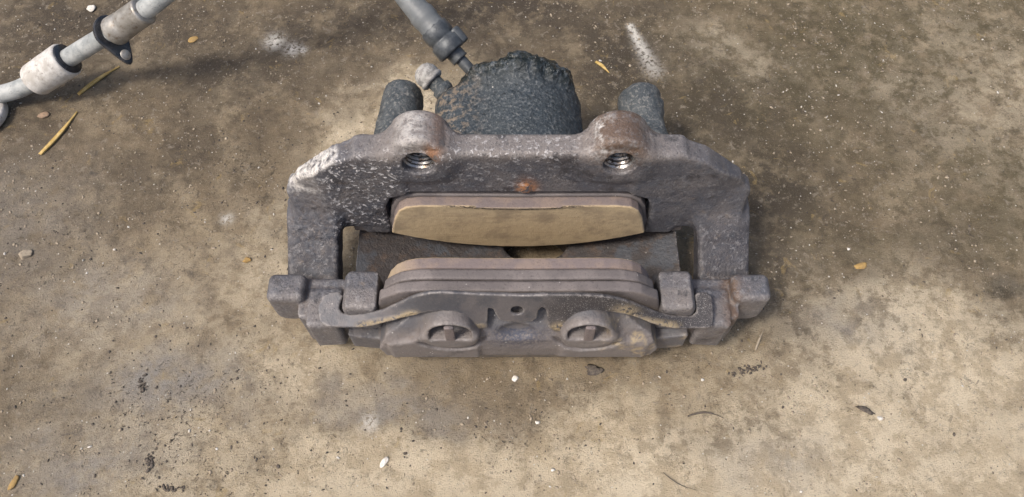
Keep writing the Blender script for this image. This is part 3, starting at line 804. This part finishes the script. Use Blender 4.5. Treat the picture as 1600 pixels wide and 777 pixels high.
hose = mesh_obj('brake_hose', Vh, Fh, m_hose, root, dict(clean=.8 * sstep(-95, -45, np.asarray(Vh)[:, 0])))
hose['label'] = 'dusty grey rubber brake hose looping up behind the caliper'
# rubber sleeve
def sect(nm, pa, pb, prof, mt, seg_=36):
    pa = np.array(pa, float); pb = np.array(pb, float)
    V_, F_ = lathe(pa, pb, prof, seg_)
    return mesh_obj(nm, V_, F_, mt, hose)
pa, pb = full[39], full[61]
L = np.linalg.norm(pb - pa)
sl = sect('rubber_sleeve', pa, pb, [(0, 4.5), (0, 7.4), (1.0, 8.8), (2.6, 9.4), (L * .5, 9.7), (L - 1.4, 9.8), (L - .4, 9.3), (L, 8.6), (L, 4.5)], m_sleeve)
sect('sleeve_end_ring', pa, pb, [(L - .2, 4.5), (L - .2, 8.8), (L + .8, 8.5), (L + .8, 4.5)], m_black)
# flange plate: rounded triangle pierced by the hose
pf = full[88]; tf = full[91] - full[85]; tf /= np.linalg.norm(tf)
tf = np.array([tf[0] * .9, tf[1] - .30, tf[2] + .1]); tf /= np.linalg.norm(tf)
dn = np.array([0.35, -.55, -.85]); dn -= tf * (dn @ tf); dn /= np.linalg.norm(dn); sd = np.cross(tf, dn)
out = []
for k in range(40):
    an = 2 * math.pi * k / 40
    r = 10.0
    c_, s__ = math.cos(an), math.sin(an)
    if c_ > 0: q = (c_ * (10.5 + 10 * c_ ** 3), s__ * r * (1 - .12 * c_))
    else: q = (c_ * 11, s__ * r)
    out.append(q)
Vf = []
for lev, sc in ((-1.2, .94), (-.8, 1.0), (.8, 1.0), (1.2, .94)):
    for q in out: Vf.append(pf + dn * q[0] * sc * .88 + sd * q[1] * sc * .88 + tf * lev)
Ff = []
for l in range(3):
    for k in range(40):
        k2 = (k + 1) % 40; Ff.append((l * 40 + k, l * 40 + k2, (l + 1) * 40 + k2, (l + 1) * 40 + k))
Ff.append(tuple(range(39, -1, -1))); Ff.append(tuple(range(120, 160)))
fo = mesh_obj('flange_plate', np.array(Vf), Ff, m_black, hose, smooth=False)
hc = pf + dn * 12.6
Vf, Ff = lathe(hc - tf * 1.6, hc + tf * 2, [(0, .1), (0, 2.6), (.6, 3.0), (2.6, 3.0), (3.2, 2.6), (3.2, .1)], 24)
mesh_obj('rivet', Vf, Ff, m_steel, hose)
pa, pb = full[90], full[107]; L = np.linalg.norm(pb - pa)
sect('ferrule', pa, pb, [(0, 4.5), (0, 7.6), (1, 7.9), (L * .3, 7.4), (L * .34, 7.0), (L * .4, 7.3), (L - 2, 7.2), (L - 1, 7.5), (L, 6.6), (L, 4.5)], m_steel)
# crimp at the caliper end
pa, pb = full[184], full[201]; L = np.linalg.norm(pb - pa)
sect('crimp_fitting', pa, pb, [(0, 5.0), (0, 6.9), (.8, 7.7), (L * .40, 7.8), (L * .44, 7.2), (L * .52, 7.2), (L * .56, 8.2), (L - 1.2, 8.4), (L - .2, 7.7), (L, 6.8), (L, .1)], m_crimp, 10)
V_, F_ = tube(full[200:209], [4.5] * 9, 24)
mesh_obj('collar', V_, F_, m_crimp, hose)
V_, F_ = tube(full[207:221], 3.0, 20)
mesh_obj('metal_pipe', V_, F_, m_crimp, hose)
# clip lug on the crimp
uu = (pb - pa) / L; side = np.cross(uu, [0, 0, 1]); side /= np.linalg.norm(side)
S = Sdf(pb - 14, pb + 14, .6)
cc = pb - uu * 6 + np.array([6.0, 2.5, 0]) + np.array([0, 0, 2.0])
S.cyl(cc - uu * 4.5, cc + uu * 4.5, 3.6, rd=1.2)
V_, F_ = S.skin(); mesh_obj('clip_lug', V_, F_, m_crimp, hose)
# eye fitting at the far end, lying on the floor
Ve, Fe = lathe((-312, 113, 0.0), (-312, 113, 10), [(0, 5), (0, 15), (1, 16), (5, 16), (6, 15), (6, 6.5), (5, 6), (0, 5)], 40)
mesh_obj('end_eye', Ve, Fe, m_sleeve, hose)

# ------------------------------------------------------------------ loose bits on the floor
def ico(sub=1):
    t = (1 + 5 ** .5) / 2
    v = [(-1, t, 0), (1, t, 0), (-1, -t, 0), (1, -t, 0), (0, -1, t), (0, 1, t), (0, -1, -t), (0, 1, -t), (t, 0, -1), (t, 0, 1), (-t, 0, -1), (-t, 0, 1)]
    f = [(0, 11, 5), (0, 5, 1), (0, 1, 7), (0, 7, 10), (0, 10, 11), (1, 5, 9), (5, 11, 4), (11, 10, 2), (10, 7, 6), (7, 1, 8), (3, 9, 4), (3, 4, 2), (3, 2, 6), (3, 6, 8), (3, 8, 9), (4, 9, 5), (2, 4, 11), (6, 2, 10), (8, 6, 7), (9, 8, 1)]
    v = [np.array(p, float) / np.linalg.norm(p) for p in v]
    for _ in range(sub):
        mid = {}; nf = []
        def m(a, b):
            k = (min(a, b), max(a, b))
            if k not in mid:
                p = v[a] + v[b]; v.append(p / np.linalg.norm(p)); mid[k] = len(v) - 1
            return mid[k]
        for a, b, c in f:
            x1, y1, z1 = m(a, b), m(b, c), m(c, a); nf += [(a, x1, z1), (b, y1, x1), (c, z1, y1), (x1, y1, z1)]
        f = nf
    return np.array(v), np.array(f)
IV0, IF0 = ico(0); IV2, IF2 = ico(2)

def rock(name, x, y, rx, ry, rz, ang, mat, label, cat, seed, rough_=.25):
    V_ = IV2.copy()
    V_ = V_ * (1 + rough_ * fbm(V_ * 10 + seed * 31, 7, seed) + .5 * rough_ * fbm(V_ * 10 + seed * 31, 2.5, seed + 3))[:, None]
    gg = np.random.default_rng(seed + 500)
    for _ in range(7):
        d_ = gg.normal(size=3); d_ /= np.linalg.norm(d_); h_ = gg.uniform(.5, .8)
        t_ = V_ @ d_; V_ = V_ - np.maximum(t_ - h_, 0)[:, None] * d_
    V_ = V_ * np.array([rx, ry, rz]) * 1.15; c, s = math.cos(ang), math.sin(ang)
    V_[:, :2] = np.stack([V_[:, 0] * c - V_[:, 1] * s, V_[:, 0] * s + V_[:, 1] * c], 1)
    z0 = ground(x, y)
    V_ = V_ + np.array([x, y, z0 + rz * .55])
    o = mesh_obj(name, V_, IF2, mat, None, smooth=False, origin=(x, y, z0))
    return tag(o, label, cat)

def straw(name, p0, p1, w, label, cat, bend=1.0, mat=None):
    p0 = np.array(p0, float); p1 = np.array(p1, float)
    d = p1 - p0; L = np.linalg.norm(d); d /= L; nrm = np.array([-d[1], d[0]])
    Vs = []; N = 14
    for i in range(N + 1):
        t = i / N; q = p0 + d * L * t + nrm * bend * math.sin(t * math.pi)
        ww = w * (.35 + .65 * math.sin(min(1, t * 1.15 + .12) * math.pi) ** .5) * (1 if t < .97 else .5)
        z = max(ground(*q), ground(*(q + nrm)), -.6) + .25 + .5 * math.sin(t * math.pi)
        for sgn, zz in ((-1, .0), (-.35, .55), (.1, .25), (.5, .6), (1, .0)):
            Vs.append((q[0] + nrm[0] * ww * sgn, q[1] + nrm[1] * ww * sgn, z + zz * w))
        Vs.append((q[0], q[1], z - .25))
    F_ = []
    for i in range(N):
        for k in range(6):
            k2 = (k + 1) % 6; F_.append((i * 6 + k, i * 6 + k2, (i + 1) * 6 + k2, (i + 1) * 6 + k))
    F_.append(tuple(range(5, -1, -1))); F_.append(tuple(N * 6 + k for k in range(6)))
    c = (p0 + p1) / 2
    o = mesh_obj(name, np.array(Vs), F_, mat or m_straw, None, origin=(c[0], c[1], 0))
    return tag(o, label, cat)
straw('dry_straw', (-260, 130), (-240.5, 151.5), 1.5, 'dry yellow straw lying just below the black flange plate of the hose', 'straw', .8)
straw('dry_straw', (-270, 87), (-257, 117), 1.5, 'golden dry straw lying in the open below the hose shadow', 'straw', -1.2)
straw('dry_straw', (48, 155.5), (55.5, 146.5), 1.2, 'short pale straw piece between the piston housing and white scuff', 'straw', .3)
straw('twig', (80, -63), (97, -64), .55, 'dark thin twig on pale floor below the right end of the caliper', 'twig', 2.2, m_dark)
straw('dry_straw', (117, -30), (123, -19), .7, 'thin pale stalk right of the right outer lug', 'straw', .3, m_tan)
straw('wire_strand', (66, -89), (81, -97), .2, 'fine dark curved strand near the bottom right of centre', 'wire', -1.5, m_dark)
rock('stone', -259, 23, 3.4, 2.6, 1.8, .4, m_tan, 'rough tan stone alone near the left edge', 'stone', 1)
rock('pebble', -276, 114.5, 3.0, 2.2, 1.3, .6, m_brown, 'small reddish brown pebble beside the hose shadow below the sleeve', 'pebble', 2)
rock('stone_chip', -271, 200, 2.6, 3.2, 1.2, .9, m_pale, 'white angular chip above the black flange plate at the top edge', 'chip', 3)
rock('flake', -201, 174, 3.0, 2.2, .7, .2, m_ochre, 'orange flake on the floor right of the hose ferrule', 'flake', 4)
rock('pebble', -1.5, -44.5, 1.6, 1.3, 1.0, .2, m_pale, 'white pebble just below the middle of the caliper', 'pebble', 5)
rock('stone_chip', -61.5, -84, 2.8, 1.2, .8, 1.0, m_pale, 'long white chip at the bottom below the left lug', 'chip', 6)
rock('flake', 179, 16.5, 3.4, 2.0, .7, .3, m_ochre, 'small ochre leaf fragment right of the right outer lug', 'flake', 7)
rock('dirt_lump', 38, -40.2, 4.2, 2.0, .9, -.2, m_dark, 'dark dirt lump touching the pale floor just below the right boss', 'dirt lump', 8, .9)
rock('dirt_lump', 164.5, -60, 4.0, 1.5, 1.1, -.5, m_dark, 'dark slanted dirt lump in the pale lower right floor', 'dirt lump', 10, .9)
rock('flake', -229, -94, 1.6, 3.4, .8, -.3, m_ochre, 'pale ochre flake near the bottom left corner', 'flake', 12)
rock('pebble', 170.5, -64, 1.4, 1.1, .8, 0, m_pale, 'pale pebble beside the slanted dark dirt lump', 'pebble', 13)
rock('pebble', 9, -66, 1.2, 1.1, .8, 0, m_pale, 'little white pebble in the bright floor below the caliper centre', 'pebble', 14)
rock('pebble', -142, 19.5, 2.2, 1.6, 1.0, .3, m_ochre, 'yellowish pebble left of the left shoulder', 'pebble', 15)

def grit(name, N, smin, smax, mat, label, seed, bias):
    g = np.random.default_rng(seed); Vs = []; Fs = []; k = 0; tries = 0
    while k < N and tries < N * 40:
        tries += 1
        x = g.uniform(-330, 330); y = g.uniform(-112, 215)
        if abs(x) < 66 and -34 < y < 96: continue
        if g.uniform() > bias(x, y): continue
        s = smin + (smax - smin) * g.uniform() ** 3
        M3 = g.normal(0, .33, (3, 3)) + np.eye(3)
        v = (IV0 * (1 + g.normal(0, .16, (12, 1)))) @ M3 * s * np.array([1, 1, .6])
        v = v + np.array([x, y, ground(x, y) + s * .3])
        Vs.append(v); Fs.append(IF0 + 12 * k); k += 1
    o = mesh_obj(name, np.concatenate(Vs), np.concatenate(Fs), mat, None, smooth=False)
    tag(o, label, 'grit', kind='stuff')
cl = lambda x, y: .25 + .75 * (math.sin(x * .05 + 1.3 * math.sin(y * .045)) * math.sin(y * .06 + 1.1) > .0)
grit('pale_grit', 520, .18, .75, m_pale, 'scattered tiny white grit grains on the floor', 3, cl)
grit('tan_grit', 7000, .2, .7, m_tan, 'scattered tan sand grains on the floor', 4, cl)
dk = lambda x, y: min(1, .10 + math.exp(-((x + 150) / 70) ** 2 - ((y + 65) / 35) ** 2) + .7 * math.exp(-((x + 150) / 50) ** 2 - ((y - 70) / 45) ** 2) + .5 * math.exp(-((x - 20) / 60) ** 2 - ((y + 68) / 16) ** 2) + .5 * math.exp(-((x + 270) / 50) ** 2 - ((y - 30) / 60) ** 2))
grit('dark_grit', 3000, .16, .65, m_dark, 'scattered dark soil crumbs on the floor', 5, dk)
def clump(x0, y0, w, h, ang, label, seed, n_=60):
    g = np.random.default_rng(seed); Vs = []; Fs = []
    for k in range(n_):
        a_ = g.normal(0, .45) * w; b_ = g.normal(0, .4) * h
        x = x0 + a_ * math.cos(ang) - b_ * math.sin(ang); y = y0 + a_ * math.sin(ang) + b_ * math.cos(ang)
        s = g.uniform(.25, .85)
        v = (IV0 * (1 + g.normal(0, .2, (12, 1)))) @ (g.normal(0, .35, (3, 3)) + np.eye(3)) * s * np.array([1, 1, .7]) + np.array([x, y, ground(x, y) + s * .3])
        Vs.append(v); Fs.append(IF0 + 12 * k)
    tag(mesh_obj('soil_clump', np.concatenate(Vs), np.concatenate(Fs), m_dark, None, smooth=False), label, 'soil clump')
clump(112, -40, 9, 2.2, .3, 'crumbly dark soil clump below the right outer lug', 31)
clump(-181, -49, 2.2, 5, .1, 'upright streak of dark soil crumbs on grey floor lower left', 32, 34)
clump(-170, -84, 3, 4, .3, 'cluster of dark soil crumbs near the bottom left', 33, 34)
clump(-158, -96, 8, 1.5, -.05, 'flat row of dark soil crumbs at the bottom edge left of centre', 34, 34)
